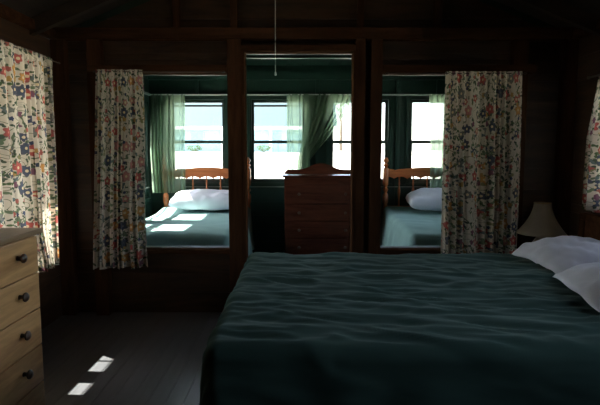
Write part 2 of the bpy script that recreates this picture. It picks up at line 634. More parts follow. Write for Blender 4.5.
# roof of the main room
def gable(name, y0, y1, over_l, over_r, mat, th=0.09, xl=XL, xr=XR, dz=0.0):
    mb = MB()
    xl_, xr_ = xl - over_l, xr + over_r
    zl = PLATE + dz - PITCH * over_l; zr = PLATE + dz - PITCH * over_r
    zr_ = roof_h(RIDGE_X) + dz
    mb.prism([(xl_, zl + 0.06), (RIDGE_X, zr_ + 0.06), (xr_, zr + 0.06), (xr_, zr + th + 0.06), (RIDGE_X, zr_ + th + 0.06), (xl_, zl + th + 0.06)], y0, y1)
    return mb.build(name, mat)
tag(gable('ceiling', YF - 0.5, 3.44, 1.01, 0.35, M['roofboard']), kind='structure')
tag(gable('ceiling_short_eave', 3.441, YB + 0.03, 0.80, 0.35, M['roofboard']), kind='structure')  # unseen eave cut shorter here, shaped to let sun reach the curtain foot
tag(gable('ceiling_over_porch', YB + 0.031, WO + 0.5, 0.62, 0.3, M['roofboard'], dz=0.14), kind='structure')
for nm, yy in (('wall_porch_gable_front', YB + 0.032), ('wall_porch_gable_back', WO + 0.02)):
    mb = MB()
    mb.prism([(PXL - 0.05, 2.0 if yy > 5 else 2.24), (PXR + 0.05, 2.0 if yy > 5 else 2.24), (PXR + 0.05, roof_h(XR) + 0.17), (RIDGE_X, roof_h(RIDGE_X) + 0.195), (PXL - 0.05, roof_h(XL) + 0.19)], yy, yy + (0.012 if yy < 5 else 0.06)) if yy < 5 else \
        mb.prism([(PXL - 0.05, 2.24), (PXR + 0.05, 2.24), (PXR + 0.05, roof_h(XR) + 0.17), (RIDGE_X, roof_h(RIDGE_X) + 0.195), (PXL - 0.05, roof_h(XL) + 0.19)], yy, yy + 0.06)
    tag(mb.build(nm, M['green']), kind='structure')
# rafters
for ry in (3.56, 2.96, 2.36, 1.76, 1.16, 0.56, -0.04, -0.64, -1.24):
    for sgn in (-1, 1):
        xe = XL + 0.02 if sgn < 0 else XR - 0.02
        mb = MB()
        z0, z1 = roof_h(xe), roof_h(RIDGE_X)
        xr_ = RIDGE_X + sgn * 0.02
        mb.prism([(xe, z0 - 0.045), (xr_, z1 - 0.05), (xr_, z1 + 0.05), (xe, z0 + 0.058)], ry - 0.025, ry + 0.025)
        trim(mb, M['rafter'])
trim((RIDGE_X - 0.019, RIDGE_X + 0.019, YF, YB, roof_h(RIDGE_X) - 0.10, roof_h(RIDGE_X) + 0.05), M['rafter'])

# ------------------------------------------------------------------ porch shell
PA = (-1.545, -0.875); PB = (-0.595, 0.075); PC = (0.345, 1.062); PD = (1.285, 1.955)
WZ0, WZ1 = 0.85, 1.87
mb = wall_x('wall_porch_back', WO, WO + 0.10, PXL, PXR, 0, 2.24, [(a, b, WZ0, WZ1) for a, b in (PA, PB, PC, PD)], M['green'])
tag(mb.build('wall_porch_back', M['green']), kind='structure')
PLW1 = (5.12, 6.08, 0.70, 1.80)
PLW2 = (4.40, 4.90, 0.70, 1.80)
wall_y('wall_porch_left', PXL, PXL - 0.08, YB + 0.046, WO + 0.1, 0, 2.24, [PLW1, PLW2], M['green'])
PRW = (4.6, 5.6, 0.87, 1.80)
wall_y('wall_porch_right', PXR, PXR + 0.08, YB + 0.046, WO + 0.1, 0, 2.24, [PRW], M['green'])
mb = MB()
x = PXL
while x < PXR:
    mb.box(x + 0.002, min(x + 0.148, PXR), YB + 0.046, WO, 2.24, 2.265)
    x += 0.15
mb.box(PXL, PXR, YB + 0.046, WO, 2.26, 2.28)
tag(mb.build('ceiling_porch', M['green']), kind='structure')
for jy in (4.35, 5.08):
    trim((PXL, PXR, jy - 0.025, jy + 0.025, 2.125, 2.24), M['green'])
trim((PXL, PXR, WO - 0.05, WO - 0.001, 2.07, 2.17), M['green'])             # porch top plate
for sx in (-1.21, -0.74, 0.205, 0.66, 1.15, 1.62):
    trim((sx - 0.022, sx + 0.022, WO - 0.04, WO - 0.001, 1.91, 2.069), M['green'])
for sx in (-0.74, 0.205, 1.15):
    trim((sx - 0.022, sx + 0.022, WO - 0.02, WO - 0.001, 0.0, 1.885), M['green'])
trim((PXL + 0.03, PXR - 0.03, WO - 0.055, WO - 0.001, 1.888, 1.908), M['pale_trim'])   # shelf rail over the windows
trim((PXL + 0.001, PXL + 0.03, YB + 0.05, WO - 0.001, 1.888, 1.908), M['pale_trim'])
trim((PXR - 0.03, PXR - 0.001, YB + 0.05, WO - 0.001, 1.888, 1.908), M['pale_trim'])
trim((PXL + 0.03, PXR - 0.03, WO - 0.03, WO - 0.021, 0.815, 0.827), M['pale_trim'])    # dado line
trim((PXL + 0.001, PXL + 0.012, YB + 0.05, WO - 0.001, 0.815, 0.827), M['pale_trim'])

# ------------------------------------------------------------------ windows
wn_count = [0]
def make_window(axis, pos, out, a0, a1, z0, z1, meet, mat_s, mat_f, muntin=(), storm=False, casing=0.035):
    """axis 'x': lies in a wall along x at y=pos; out = +1/-1 the outward way"""
    wn_count[0] += 1
    root = empty('window_%d' % wn_count[0], (0, 0, 0), kind='structure')
    def bx(mb, a, b, p, q, z_0, z_1, bev=0.0):
        p, q = sorted((pos + out * p, pos + out * q))
        if axis == 'x':
            mb.box(a, b, p, q, z_0, z_1, bev=bev)
        else:
            mb.box(p, q, a, b, z_0, z_1, bev=bev)
    f = MB()
    e = 0.02
    bx(f, a0, a0 + e, -0.004, 0.10, z0, z1); bx(f, a1 - e, a1, -0.004, 0.10, z0, z1)
    bx(f, a0 + e, a1 - e, -0.004, 0.10, z1 - e, z1); bx(f, a0 + e, a1 - e, 0.0, 0.11, z0, z0 + e)
    c = casing
    bx(f, a0 - c, a0, -0.016, -0.001, z0 - c, z1 + 0.01, 0.002); bx(f, a1, a1 + c, -0.016, -0.001, z0 - c, z1 + 0.01, 0.002)
    bx(f, a0 - c, a1 + c, -0.03, -0.001, z0 - 0.012, z0 + 0.006, 0.002)
    f.build('frame', mat_f, root)
    r = 0.03
    def sash(nm, d, lo, hi, rl, rt):
        s = MB()
        bx(s, a0 + e, a0 + e + r, d, d + 0.025, lo, hi); bx(s, a1 - e - r, a1 - e, d, d + 0.025, lo, hi)
        bx(s, a0 + e + r, a1 - e - r, d, d + 0.025, lo, lo + rl); bx(s, a0 + e + r, a1 - e - r, d, d + 0.025, hi - rt, hi)
        for mid in muntin:
            bx(s, mid - 0.009, mid + 0.009, d + 0.003, d + 0.02, lo + rl, hi - rt)
        o = s.build(nm, mat_s, root)
        g = MB()
        bx(g, a0 + e + r - 0.005, a1 - e - r + 0.005, d + 0.011, d + 0.014, lo + rl - 0.004, hi - rt + 0.004)
        g.build('pane', M['glass'], o)
        return o
    up = sash('upper_sash', 0.055, meet - 0.018, z1 - e, 0.036, 0.035)
    lw = sash('lower_sash', 0.025, z0 + e, meet + 0.018, 0.045, 0.036)
    l = MB()
    mid = (a0 + a1) / 2
    bx(l, mid - 0.025, mid + 0.025, 0.008, 0.025, meet + 0.0, meet + 0.016, 0.004)
    bx(l, mid - 0.006, mid + 0.03, 0.002, 0.012, meet + 0.012, meet + 0.022, 0.002)
    l.build('latch', M['metal'], root, True)
    if storm:
        s = MB(); s.tube([(mid, pos - 0.004, meet - 0.02), (mid + 0.002, pos - 0.006, meet - 0.22)], 0.0022, 6)
        s.build('pull_cord', M['knob'], root)
        s = MB()
        bx(s, a0 + e, a1 - e, 0.085, 0.10, z1 - 0.10, z1 - 0.078)
        bx(s, a0 + e, a0 + e + 0.018, 0.085, 0.10, z0 + e, z1 - e); bx(s, a1 - e - 0.018, a1 - e, 0.085, 0.10, z0 + e, z1 - e)
        s.build('storm_frame', M['bark_sash'], root)
    return root
for i, (a, b) in enumerate((PA, PB, PC, PD)):
    make_window('x', WO, 1, a, b, WZ0, WZ1, 1.352, M['sash'], M['green'], storm=(i < 2))
make_window('y', XL, -1, *WL1, 1.25, M['bark_sash'], M['beam'], muntin=(3.035,))  # off-centre muntin added to split the sun patch on the floor
make_window('y', XL, -1, *WL2, 1.25, M['bark_sash'], M['beam'])
make_window('y', XR, 1, *WR1, 1.29, M['bark_sash'], M['beam'])
make_window('y', XR, 1, *WR2, 1.29, M['bark_sash'], M['beam'])
make_window('y', PXL, -1, *PLW1, 1.055, M['sash'], M['green'])
make_window('y', PXL, -1, *PLW2, 1.055, M['sash'], M['green'])
make_window('y', PXR, 1, *PRW, 1.33, M['sash'], M['green'])

# ------------------------------------------------------------------ curtains
def curtain(name, mat, P, D, N, zt, zb, L_, R_, folds, amp_t, amp_b, seed, label, cat, group=None, nu=150, nv=46, cloth=None, uvoff=0.0, header=0.03, hem=None, swing=0.0):
    """P origin point on rod line, D direction along the rod, N towards the room.
       L_(t), R_(t): edges along D as the height falls (t 0..1)."""
    rnd = random.Random(seed)
    P, D, N = Vector(P), Vector(D), Vector(N)
    ph = [rnd.uniform(0, 6.28) for _ in range(6)]
    jit = [rnd.uniform(-0.6, 0.6) for _ in range(int(folds) + 3)]
    def warp(s):
        k = s * folds
        i = int(k); f = k - i
        return k + (jit[i] * (1 - f) + jit[i + 1] * f)
    bm = bmesh.new()
    uvl = bm.loops.layers.uv.new('UVMap')
    W = cloth or (R_(0) - L_(0)) * 1.6
    grid, uvs = [], {}
    for j in range(nv + 1):
        t = j / nv
        row = []
        for i in range(nu + 1):
            s = i / nu
            k = warp(s) * 2 * PI
            a = amp_t + (amp_b - amp_t) * min(1, t * 1.6) ** 0.8
            f = math.sin(k + 0.5 * math.sin(k + ph[0]) + 0.5 * t * math.sin(ph[1] + 3 * s))
            f = (abs(f) ** 0.8) * (1 if f > 0 else -1)
            f += 0.35 * math.sin(2.3 * k + ph[2] + 1.2 * t) * t
            off = a * f + 0.012 * math.sin(t * 3.2 + ph[3] + s * 4) * t
            off += swing * min(1, t / 0.55) ** 1.5
            if t < 0.02 + header / max(0.1, zt - zb):
                off *= 0.8
            u = L_(t) + (R_(t) - L_(t)) * s + 0.25 * a * math.sin(2 * k + ph[4]) * (0.3 + t) * math.sin(PI * s)
            z = zt + (zb - zt) * t
            if hem and j >= nv - 4:
                z += hem * math.sin(k * 0.5 + ph[5]) * (1 - (nv - j) / 5)
            v = bm.verts.new(P + D * u + N * off + Vector((0, 0, z)))
            uvs[v] = (s * W + uvoff, z + uvoff)
            row.append(v)
        grid.append(row)
    for j in range(nv):
        for i in range(nu):
            fc = bm.faces.new((grid[j][i], grid[j][i + 1], grid[j + 1][i + 1], grid[j + 1][i]))
            fc.smooth = True
            for lp in fc.loops:
                lp[uvl].uv = uvs[lp.vert]
    me = bpy.data.meshes.new(name)
    bm.to_mesh(me); bm.free()
    me.materials.append(mat)
    o = bpy.data.objects.new(name, me)
    C.objects.link(o)
    return tag(o, label, cat, group)

def rod(p0, p1, r, mat, label, name='curtain_rod'):
    root = empty(name, p0, 0, label, 'curtain rod')
    p0, p1 = Vector(p0), Vector(p1)
    mb = MB(); mb.tube([(0, 0, 0), p1 - p0], r, 10)
    mb.build('pole', mat, root, True)
    for q, sg in ((Vector((0, 0, 0)), -1), (p1 - p0, 1)):
        d = (p1 - p0).normalized() * sg
        mb = MB(); mb.tube([q, q + d * 0.004, q + d * 0.014, q + d * 0.022, q + d * 0.026], [r, r * 1.7, r * 1.9, r * 1.2, r * 0.2], 10)
        mb.build('finial', mat, root, True)
    return root
CY = FY - 0.055
# partition curtains
curtain('floral_curtain', M['floral'], (0, CY, 0), (1, 0, 0), (0, -1, 0), 1.828, 0.385,
        lambda t: -1.46 - 0.06 * t, lambda t: -1.125 - 0.005 * t + 0.008 * math.sin(t * 6), 7, 0.012, 0.034, 3,
        'floral curtain on the left side of the left opening in the dark wood partition', 'curtain', cloth=0.75, uvoff=0.3, hem=0.006)
curtain('floral_curtain', M['floral'], (0, CY, 0), (1, 0, 0), (0, -1, 0), 1.815, 0.385,
        lambda t: 1.045 + 0.005 * t, lambda t: 1.59 + 0.01 * t, 9, 0.012, 0.038, 11,
        'wide floral curtain in the right opening of the partition, hanging behind the green bed', 'curtain', cloth=1.1, uvoff=1.7, hem=0.006)
rod((-1.46, CY, 1.812), (-0.56, CY, 1.812), 0.004, M['knob'], 'thin curtain rod across the head of the left partition opening')
rod((0.64, CY, 1.80), (1.60, CY, 1.80), 0.004, M['knob'], 'thin curtain rod across the head of the right partition opening')
# left wall
curtain('floral_curtain', M['floral'], (XL + 0.085, 0, 0), (0, 1, 0), (1, 0, 0), 1.885, 0.455,
        lambda t: 2.97 + 0.16 * max(0, t - 0.80) / 0.20, lambda t: 3.72 - 0.05 * t, 9, 0.014, 0.030, 21,
        'brightly backlit floral curtain over the window beside the pine dresser', 'curtain', cloth=1.0, uvoff=2.1, hem=0.010)
curtain('floral_curtain', M['floral'], (XL + 0.085, 0, 0), (0, 1, 0), (1, 0, 0), 1.885, 0.395,  # out of view, hung long to block sun and end the floor patch
        lambda t: 1.90, lambda t: 2.60, 7, 0.014, 0.030, 27,
        'unseen floral curtain added on the left wall behind the pine dresser, bounding the floor sunlight', 'curtain', cloth=0.95, uvoff=5.1)
rod((XL + 0.085, 1.80, 1.873), (XL + 0.085, 3.79, 1.873), 0.004, M['knob'], 'thin curtain rod above the windows of the left wall')
# right wall
curtain('floral_curtain', M['floral'], (XR - 0.075, 0, 0), (0, 1, 0), (-1, 0, 0), 1.75, 0.85,
        lambda t: 2.98 - 0.06 * t, lambda t: 3.45 + 0.10 * min(1, t * 2.2) , 6, 0.014, 0.026, 33,
        'short floral curtain at the right wall window above the pillows', 'curtain', cloth=0.8, uvoff=7.7)
curtain('floral_curtain', M['floral'], (XR - 0.075, 0, 0), (0, 1, 0), (-1, 0, 0), 1.75, 0.85,
        lambda t: 2.26, lambda t: 2.42, 3, 0.014, 0.026, 35,
        'gathered floral curtain at the near side of the right wall window', 'curtain', cloth=0.5, uvoff=8.7)
rod((XR - 0.075, 2.24, 1.738), (XR - 0.075, 3.56, 1.738), 0.006, M['metal'], 'thin curtain rod above the window of the right wall')
# sheer green curtains of the porch
SY = WO - 0.075
def sheer(lf, rf, folds, seed, label, zb=0.78, at=0.012, ab=0.022, zt=1.905, swing=0.0):
    return curtain('sheer_curtain', M['sheer'], (0, SY, 0), (1, 0, 0), (0, -1, 0), zt, zb, lf, rf, folds, at, ab, seed, label, 'curtain', nu=110, nv=36, swing=swing)
sheer(lambda t: -1.735 + 0.03 * t, lambda t: -1.335 + 0.01 * t, 6, 5, 'sheer green curtain at the leftmost porch window, hanging in front of the left twin headboard', zb=0.76, swing=0.11)
sheer(lambda t: -0.155, lambda t: 0.10 + 0.02 * t, 4, 7, 'straight sheer green curtain at the middle porch window left of the dark gap', zb=0.72)
def sl(t):
    return 0.10 - 0.13 * min(1, t * 1.3) ** 1.3 if t < 0.78 else -0.03 - 0.02 * (t - 0.78)
def sr(t):
    return 0.615 - 0.50 * min(1, t / 0.72) ** 1.35 if t < 0.72 else 0.115 + 0.05 * (t - 0.72)
sheer(sl, sr, 6, 9, 'sheer green curtain swept to the left above the red-brown chest', zb=0.85, at=0.014, ab=0.020)
sheer(lambda t: 1.50, lambda t: 1.93, 5, 13, 'sheer green curtain at the rightmost porch window over the right twin headboard', zb=0.80, swing=0.11)
rod((PXL + 0.03, SY, 1.895), (PXR - 0.03, SY, 1.895), 0.005, M['white'], 'long white curtain rod above the porch windows')

# ------------------------------------------------------------------ bedding
def bedspread(name, mat, x0, x1, y0, y1, h, drop, r, seed, wr, wscale, sides, label, step=0.02, pos=(0, 0, 0), rz=0, flare=0.04, head=None, hem_wave=0.0):
    """sheet over a box; sides = (left,right,near,far) which ones hang"""
    bm = bmesh.new()
    D = drop
    ax0 = x0 - (D if sides[0] else 0); ax1 = x1 + (D if sides[1] else 0)
    ay0 = y0 - (D if sides[2] else 0); ay1 = y1 + (D if sides[3] else 0)
    nx = int((ax1 - ax0) / step); ny = int((ay1 - ay0) / step)
    grid = []
    def place(a, b):
        ex = a - (x0 + r) if a < x0 + r else (a - (x1 - r) if a > x1 - r else 0)
        ey = b - (y0 + r) if b < y0 + r else (b - (y1 - r) if b > y1 - r else 0)
        if not sides[0] and ex < 0: ex = 0
        if not sides[1] and ex > 0: ex = 0
        if not sides[2] and ey < 0: ey = 0
        if not sides[3] and ey > 0: ey = 0
        d0 = math.hypot(ex, ey)
        lim = D + r
        over = d0 > lim
        d = min(d0, lim)
        if d0 > 1e-6:
            nx_, ny_ = ex / d0, ey / d0
        else:
            nx_ = ny_ = 0
        cx, cy = a - ex, b - ey
        arc = r * PI / 2
        if d < arc:
            th = d / r
            ho = r * math.sin(th); ve = r * (1 - math.cos(th))
            w_ = 1 - 0.5 * d / arc
        else:
            q = d - arc
            ho = r + flare * (q / max(0.01, lim - arc)); ve = r + q
            w_ = 0.5
        p = Vector((cx + nx_ * ho, cy + ny_ * ho, h - ve))
        # wrinkles
        q = Vector(((a + 0.15 * b) * wscale[0] + seed, (b + 0.14 * a + 0.05 * noise.noise(Vector((a * 1.7, b * 1.7, seed)))) * wscale[1], seed * 0.7))
        q2 = q + 0.6 * Vector((noise.noise(q * 0.5), noise.noise(q * 0.5 + Vector((5, 3, 1))), 0))
        n1 = noise.noise(q2)
        rid = 1 - abs(noise.noise(q2 * 1.1 + Vector((9, 1, 4)))) * 2.4
        n3 = noise.noise(q2 * 2.7)
        hh = wr * (0.7 * n1 + 0.7 * max(-0.4, rid) * 0.6 + 0.25 * n3)
        if d > arc:       # hanging folds on the sides
            per = (cx + cy) * 16 + seed
            fo = 0.012 * math.sin(per + 1.3 * math.sin(per * 0.37)) * min(1, (d - arc) / 0.25)
            p += Vector((nx_, ny_, 0)) * (fo + hh * 0.5)
        else:
            p += Vector((nx_ * math.sin(d / r), ny_ * math.sin(d / r), math.cos(d / r))) * hh * w_ * 1.2
        if head:
            p.z += head(a, b)
        return p, over
    for i in range(nx + 1):
        row = []
        for j in range(ny + 1):
            p, ov = place(ax0 + (ax1 - ax0) * i / nx, ay0 + (ay1 - ay0) * j / ny)
            row.append((bm.verts.new(p), ov))
        grid.append(row)
    for i in range(nx):
        for j in range(ny):
            q = [grid[i][j], grid[i + 1][j], grid[i + 1][j + 1], grid[i][j + 1]]
            if all(o_ for _, o_ in q):
                continue
            f = bm.faces.new([v for v, _ in q]); f.smooth = True
    for v in [v for v in bm.verts if not v.link_faces]:
        bm.verts.remove(v)
    bmesh.ops.recalc_face_normals(bm, faces=bm.faces)
    me = bpy.data.meshes.new(name)
    bm.to_mesh(me); bm.free()
    me.materials.append(mat)
    o = bpy.data.objects.new(name, me)
    C.objects.link(o)
    o.location = pos; o.rotation_euler = (0, 0, rz)
    md = o.modifiers.new('cloth thickness', 'SOLIDIFY'); md.thickness = 0.006; md.offset = -1
    return tag(o, label, 'bedspread')

def pillow(lx, ly, th, seed, loc, rot, label, sag=0.0, pe=0.38):
    bm = bmesh.new()
    n = 44
    top, bot = {}, {}
    for i in range(n + 1):
        for j in range(n + 1):
            a = -1 + 2 * i / n; b = -1 + 2 * j / n
            # pointed corners: sides pulled in at the middle
            cr = 1 - 0.07 * (a * b) ** 4
            px = cr * a * lx / 2 * (1 - 0.06 * (1 - b * b) ** 1 * abs(a) ** 3)
            py = cr * b * ly / 2 * (1 - 0.06 * (1 - a * a) ** 1 * abs(b) ** 3)
            e = max(0, (1 - abs(a) ** 2.6)) ** pe * max(0, (1 - abs(b) ** 2.6)) ** pe
            q = Vector((a * 2.6 + seed, b * 2.2, seed))
            wn_ = noise.noise(q) * 0.012 + noise.noise(q * 2.3) * 0.006
            rr = math.sin((math.atan2(b, a)) * 16 + seed + 2 * noise.noise(q)) * 0.004 * (max(abs(a), abs(b)) ** 4)
            z = th / 2 * e
            edge = (i in (0, n) or j in (0, n))
            zs = -sag * (abs(a) ** 3 + abs(b) ** 3) * 0.6
            vt = bm.verts.new((px, py, zs + z * (1.15 + 6 * wn_) + (wn_ + rr) * min(1, e * 3) + 0.004 * math.sin(9 * a + 7 * b + seed)))
            top[i, j] = vt
            bot[i, j] = vt if edge else bm.verts.new((px, py, zs - z * 0.8 + 0.004 * math.sin(9 * a + 7 * b + seed)))
    for i in range(n):
        for j in range(n):
            bm.faces.new((top[i, j], top[i + 1, j], top[i + 1, j + 1], top[i, j + 1]))
            bm.faces.new((bot[i, j], bot[i, j + 1], bot[i + 1, j + 1], bot[i + 1, j]))
    for f in bm.faces: f.smooth = True
    me = bpy.data.meshes.new('pillow')
    bm.to_mesh(me); bm.free()
    me.materials.append(M['pillow'])
    o = bpy.data.objects.new('pillow', me)
    C.objects.link(o)
    o.location = loc; o.rotation_euler = rot
    return tag(o, label, 'pillow')

# large green bed in the foreground
bed = empty('double_bed', (0.8, 2.48, 0), 0, 'wide wooden bed under the dark green bedspread against the right wall', 'bed')
def rel(o_, base):
    o_.location = -Vector(base)
    return o_
BB = (0.8, 2.48, 0)
def part(mb, name, mat, root, base, smooth=False):
    return rel(mb.build(name, mat, root, smooth), base)
mb = MB(); mb.box(-0.22, 1.84, 1.75, 3.21, 0.30, 0.565, bev=0.04); part(mb, 'mattress', M['mattress'], bed, BB, True)
mb = MB(); mb.box(-0.20, 1.84, 1.78, 3.18, 0.17, 0.30, bev=0.01); part(mb, 'box_spring', M['mattress'], bed, BB)
mb = MB(); mb.box(1.855, 1.873, 1.64, 3.38, 0.12, 0.82, bev=0.004)
mb.box(1.850, 1.9, 1.62, 3.42, 0.80, 0.84, bev=0.006); part(mb, 'headboard', M['beam_x'], bed, BB)
for yy in (1.64, 3.385):
    mb = MB(); mb.box(1.845, 1.905, yy - 0.03, yy + 0.03, 0, 0.80, bev=0.006); part(mb, 'headboard_post', M['beam'], bed, BB)
for xx, yy in ((-0.12, 1.85), (-0.12, 3.1)):
    mb = MB(); mb.lathe([(0.02, 0), (0.03, 0.02), (0.03, 0.17)], (xx, yy, 0), 12); part(mb, 'leg', M['knob'], bed, BB, True)
for yy in (1.79, 3.16):
    mb = MB(); mb.box(-0.18, 1.85, yy - 0.01, yy + 0.01, 0.10, 0.169); part(mb, 'side_rail', M['beam_x'], bed, BB)
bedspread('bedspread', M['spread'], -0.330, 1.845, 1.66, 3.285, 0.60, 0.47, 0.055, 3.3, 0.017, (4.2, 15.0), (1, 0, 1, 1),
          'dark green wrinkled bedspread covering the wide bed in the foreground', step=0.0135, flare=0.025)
pillow(0.50, 0.64, 0.13, 2.1, (1.575, 2.95, 0.664), (R(1), R(-3), R(3)), 'white pillow on the green bed, the far one nearest the table lamp', sag=0.055, pe=0.6)
pillow(0.52, 0.70, 0.12, 5.7, (1.465, 2.25, 0.662), (R(-1), R(-3), R(-11)), 'white pillow on the green bed, the near one cut by the right edge', sag=0.03, pe=0.55)

# twin beds of the porch
def turned_post(mb, x, y, z1):
    k = z1 / 1.12
    prof = [(0.018, 0), (0.028, 0.05), (0.022, 0.10), (0.030, 0.12), (0.030, 0.30), (0.020, 0.33), (0.030, 0.36), (0.026, 0.42),
            (0.032, 0.52), (0.022, 0.60), (0.033, 0.62), (0.033, 0.70), (0.015, 0.73), (0.033, 0.76), (0.015, 0.79), (0.033, 0.82),
            (0.033, 0.86), (0.033, 1.00), (0.015, 1.015), (0.033, 1.04), (0.014, 1.06), (0.034, 1.085), (0.026, 1.11), (0.008, 1.125), (0.002, 1.127)]
    mb.lathe([(r, z * k) for r, z in prof], (x, y, 0), 16)
def headboard_rail(w_, z0, z1, amp, scal, y):
    mb = MB()
    n = 72
    topp, botp = [], []
    for i in range(n + 1):
        s = i / n
        x = (s - 0.5) * w_
        u = abs(s - 0.5) * 2
        zt = z1 + amp * (0.5 + 0.5 * math.cos(PI * min(1, u / 0.75))) - (0.012 * math.exp(-((u - 0.80) / 0.05) ** 2))
        zb = z0 + scal * abs(math.sin(PI * (s * 6 + 0.5))) ** 0.7 - scal * 0.4
        topp.append((x, zt)); botp.append((x, zb))
    mb.prism(topp + botp[::-1], y - 0.011, y + 0.011)
    return mb
def twin_bed(label):
    root = empty('twin_bed', (0, 0, 0), 0, label, 'bed')
    hw = 0.485
    for s in (-1, 1):
        mb = MB(); turned_post(mb, s * hw, 0.93, 1.165)
        mb.build('headboard_post', M['maple'], root, True)
        mb = MB(); turned_post(mb, s * hw * 0.9, -0.86, 0.36)
        mb.build('leg', M['maple'], root, True)
        mb = MB(); mb.box(s * hw * 0.9 - 0.012, s * hw * 0.9 + 0.012, -0.86, 0.93, 0.16, 0.28, bev=0.003)
        mb.build('side_rail', M['maple'], root)
    headboard_rail(0.93, 0.930, 1.035, 0.022, 0.028, 0.93).build('headboard_rail', M['maple'], root)
    mb = MB(); mb.box(-0.465, 0.465, 0.918, 0.942, 0.42, 0.60, bev=0.004)
    mb.build('lower_rail', M['maple'], root)
    for k in range(5):
        x = (k - 2) * 0.163
        mb = MB(); mb.lathe([(0.008, 0.60), (0.011, 0.64), (0.008, 0.67), (0.014, 0.74), (0.016, 0.79), (0.008, 0.84), (0.013, 0.86), (0.008, 0.89), (0.011, 0.93), (0.009, 0.97)], (x, 0.93, 0), 10)
        mb.build('spindle', M['maple'], root, True)
    mb = MB(); mb.box(-0.47, 0.47, -0.88, 0.90, 0.28, 0.525, bev=0.035)
    mb.build('mattress', M['mattress'], root, True)
    return root
tb = twin_bed('orange maple twin bed in the left corner of the porch')
tb.location = (-1.095, 5.17, 0)
tb2 = copy_tree(tb)
tb2['label'] = 'orange maple twin bed in the right corner of the porch'
tb2.location = (1.46, 5.17, 0)
tb2.rotation_euler = (0, 0, R(-2.0))
for tb_, lab, sd_ in ((tb, 'sea green bedspread on the left twin bed, barred with sunlight', 1.2), (tb2, 'sea green bedspread on the right twin bed', 6.1)):
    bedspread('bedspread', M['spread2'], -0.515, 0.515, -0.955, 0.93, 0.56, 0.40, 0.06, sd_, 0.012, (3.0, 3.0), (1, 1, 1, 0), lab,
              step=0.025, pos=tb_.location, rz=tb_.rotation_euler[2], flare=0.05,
              head=lambda a, b: (0.035 * max(0, min(1, (b - 0.45) / 0.35)) if abs(a) < 0.6 else 0))
pillow(0.82, 0.46, 0.20, 1.4, (-1.04, 5.80, 0.690), (R(8), R(1), R(1)), 'white pillow in sunlight on the left twin bed')
pillow(0.76, 0.48, 0.24, 8.8, (1.57, 5.78, 0.690), (R(5), 0, R(-3)), 'white pillow on the right twin bed behind the floral curtain')

# ------------------------------------------------------------------ pine dresser
PX, PY0, PY1, PZ = -1.19, 1.42, 2.355, 0.90
pd = empty('pine_dresser', (-1.42, 1.89, 0), 0, 'light pine chest of drawers with dark round knobs by the left wall', 'dresser')
PBASE = (-1.42, 1.89, 0)
mb = MB(); mb.box(-1.65, PX - 0.02, PY0 + 0.02, PY1 - 0.02, 0.09, PZ - 0.025)
part(mb, 'case', M['pine'], pd, PBASE)
mb = MB(); mb.box(-1.66, PX + 0.012, PY0, PY1, PZ - 0.025, PZ, bev=0.006)
part(mb, 'top', M['pine_edge'], pd, PBASE, True)
mb = MB(); mb.prism([(PY0 + 0.02, 0), (PY0 + 0.14, 0), (PY0 + 0.20, 0.05), (PY1 - 0.20, 0.05), (PY1 - 0.14, 0), (PY1 - 0.02, 0), (PY1 - 0.02, 0.10), (PY0 + 0.02, 0.10)],
                    PX - 0.005, PX - 0.028, Matrix(((0, 1, 0), (1, 0, 0), (0, 0, 1))))
part(mb, 'plinth', M['pine'], pd, PBASE)
zs = [0.115, 0.288, 0.46, 0.635, 0.865]
zz = [(0.105, 0.190 + 0.0)]
for z0, z1 in ((0.193, 0.364), (0.368, 0.534), (0.538, 0.700), (0.704, 0.868)):
    mb = MB(); mb.box(PX - 0.019, PX, PY0 + 0.03, PY1 - 0.03, z0, z1, bev=0.005)
    dr = part(mb, 'drawer', M['pine'], pd, PBASE)
    for yy in (PY0 + 0.20, PY1 - 0.20):
        mb = MB(); mb.lathe([(0.010, 0), (0.008, 0.010), (0.010, 0.016), (0.020, 0.023), (0.0205, 0.029), (0.014, 0.036), (0.002, 0.038)],
                            (PX, yy, (z0 + z1) / 2 + 0.012), 18, Matrix.Rotation(R(90), 3, 'Y'))
        mb.build('knob', M['knob'], dr, True)
mb = MB(); mb.box(PX - 0.019, PX - 0.001, PY0 + 0.03, PY1 - 0.03, 0.101, 0.186, bev=0.003)
part(mb, 'bottom_rail', M['pine'], pd, PBASE)

# ------------------------------------------------------------------ red-brown chest on the porch
X0, X1, Y0, Y1, ZT = -0.19, 0.675, 5.62, 6.08, 0.985
BC = (0.255, 5.9, 0)
ch = empty('cherry_chest', BC, 0, 'red-brown polished chest of drawers with scalloped back rail between the twin beds', 'dresser')
mb = MB(); mb.box(X0 + 0.02, X1 - 0.02, Y0 + 0.03, Y1, 0.08, ZT - 0.025); part(mb, 'case', M['cherry'], ch, BC)
mb = MB(); mb.box(X0, X1, Y0, Y1 + 0.01, ZT - 0.025, ZT, bev=0.006); part(mb, 'top', M['cherry'], ch, BC, True)
mb = MB()
pl = []
for i in range(61):
    s = i / 60; u = abs(s - 0.5) * 2
    z = ZT + 0.045 + 0.075 * (0.5 + 0.5 * math.cos(PI * min(1, u / 0.62)))
    if u > 0.90:
        z -= 0.045 * ((u - 0.90) / 0.10) ** 1.5
    pl.append((X0 + 0.005 + s * (X1 - X0 - 0.01), z))
mb.prism(pl + [(X1 - 0.005, ZT - 0.001), (X0 + 0.005, ZT - 0.001)], Y1 - 0.02, Y1)
part(mb, 'back_rail', M['cherry'], ch, BC)
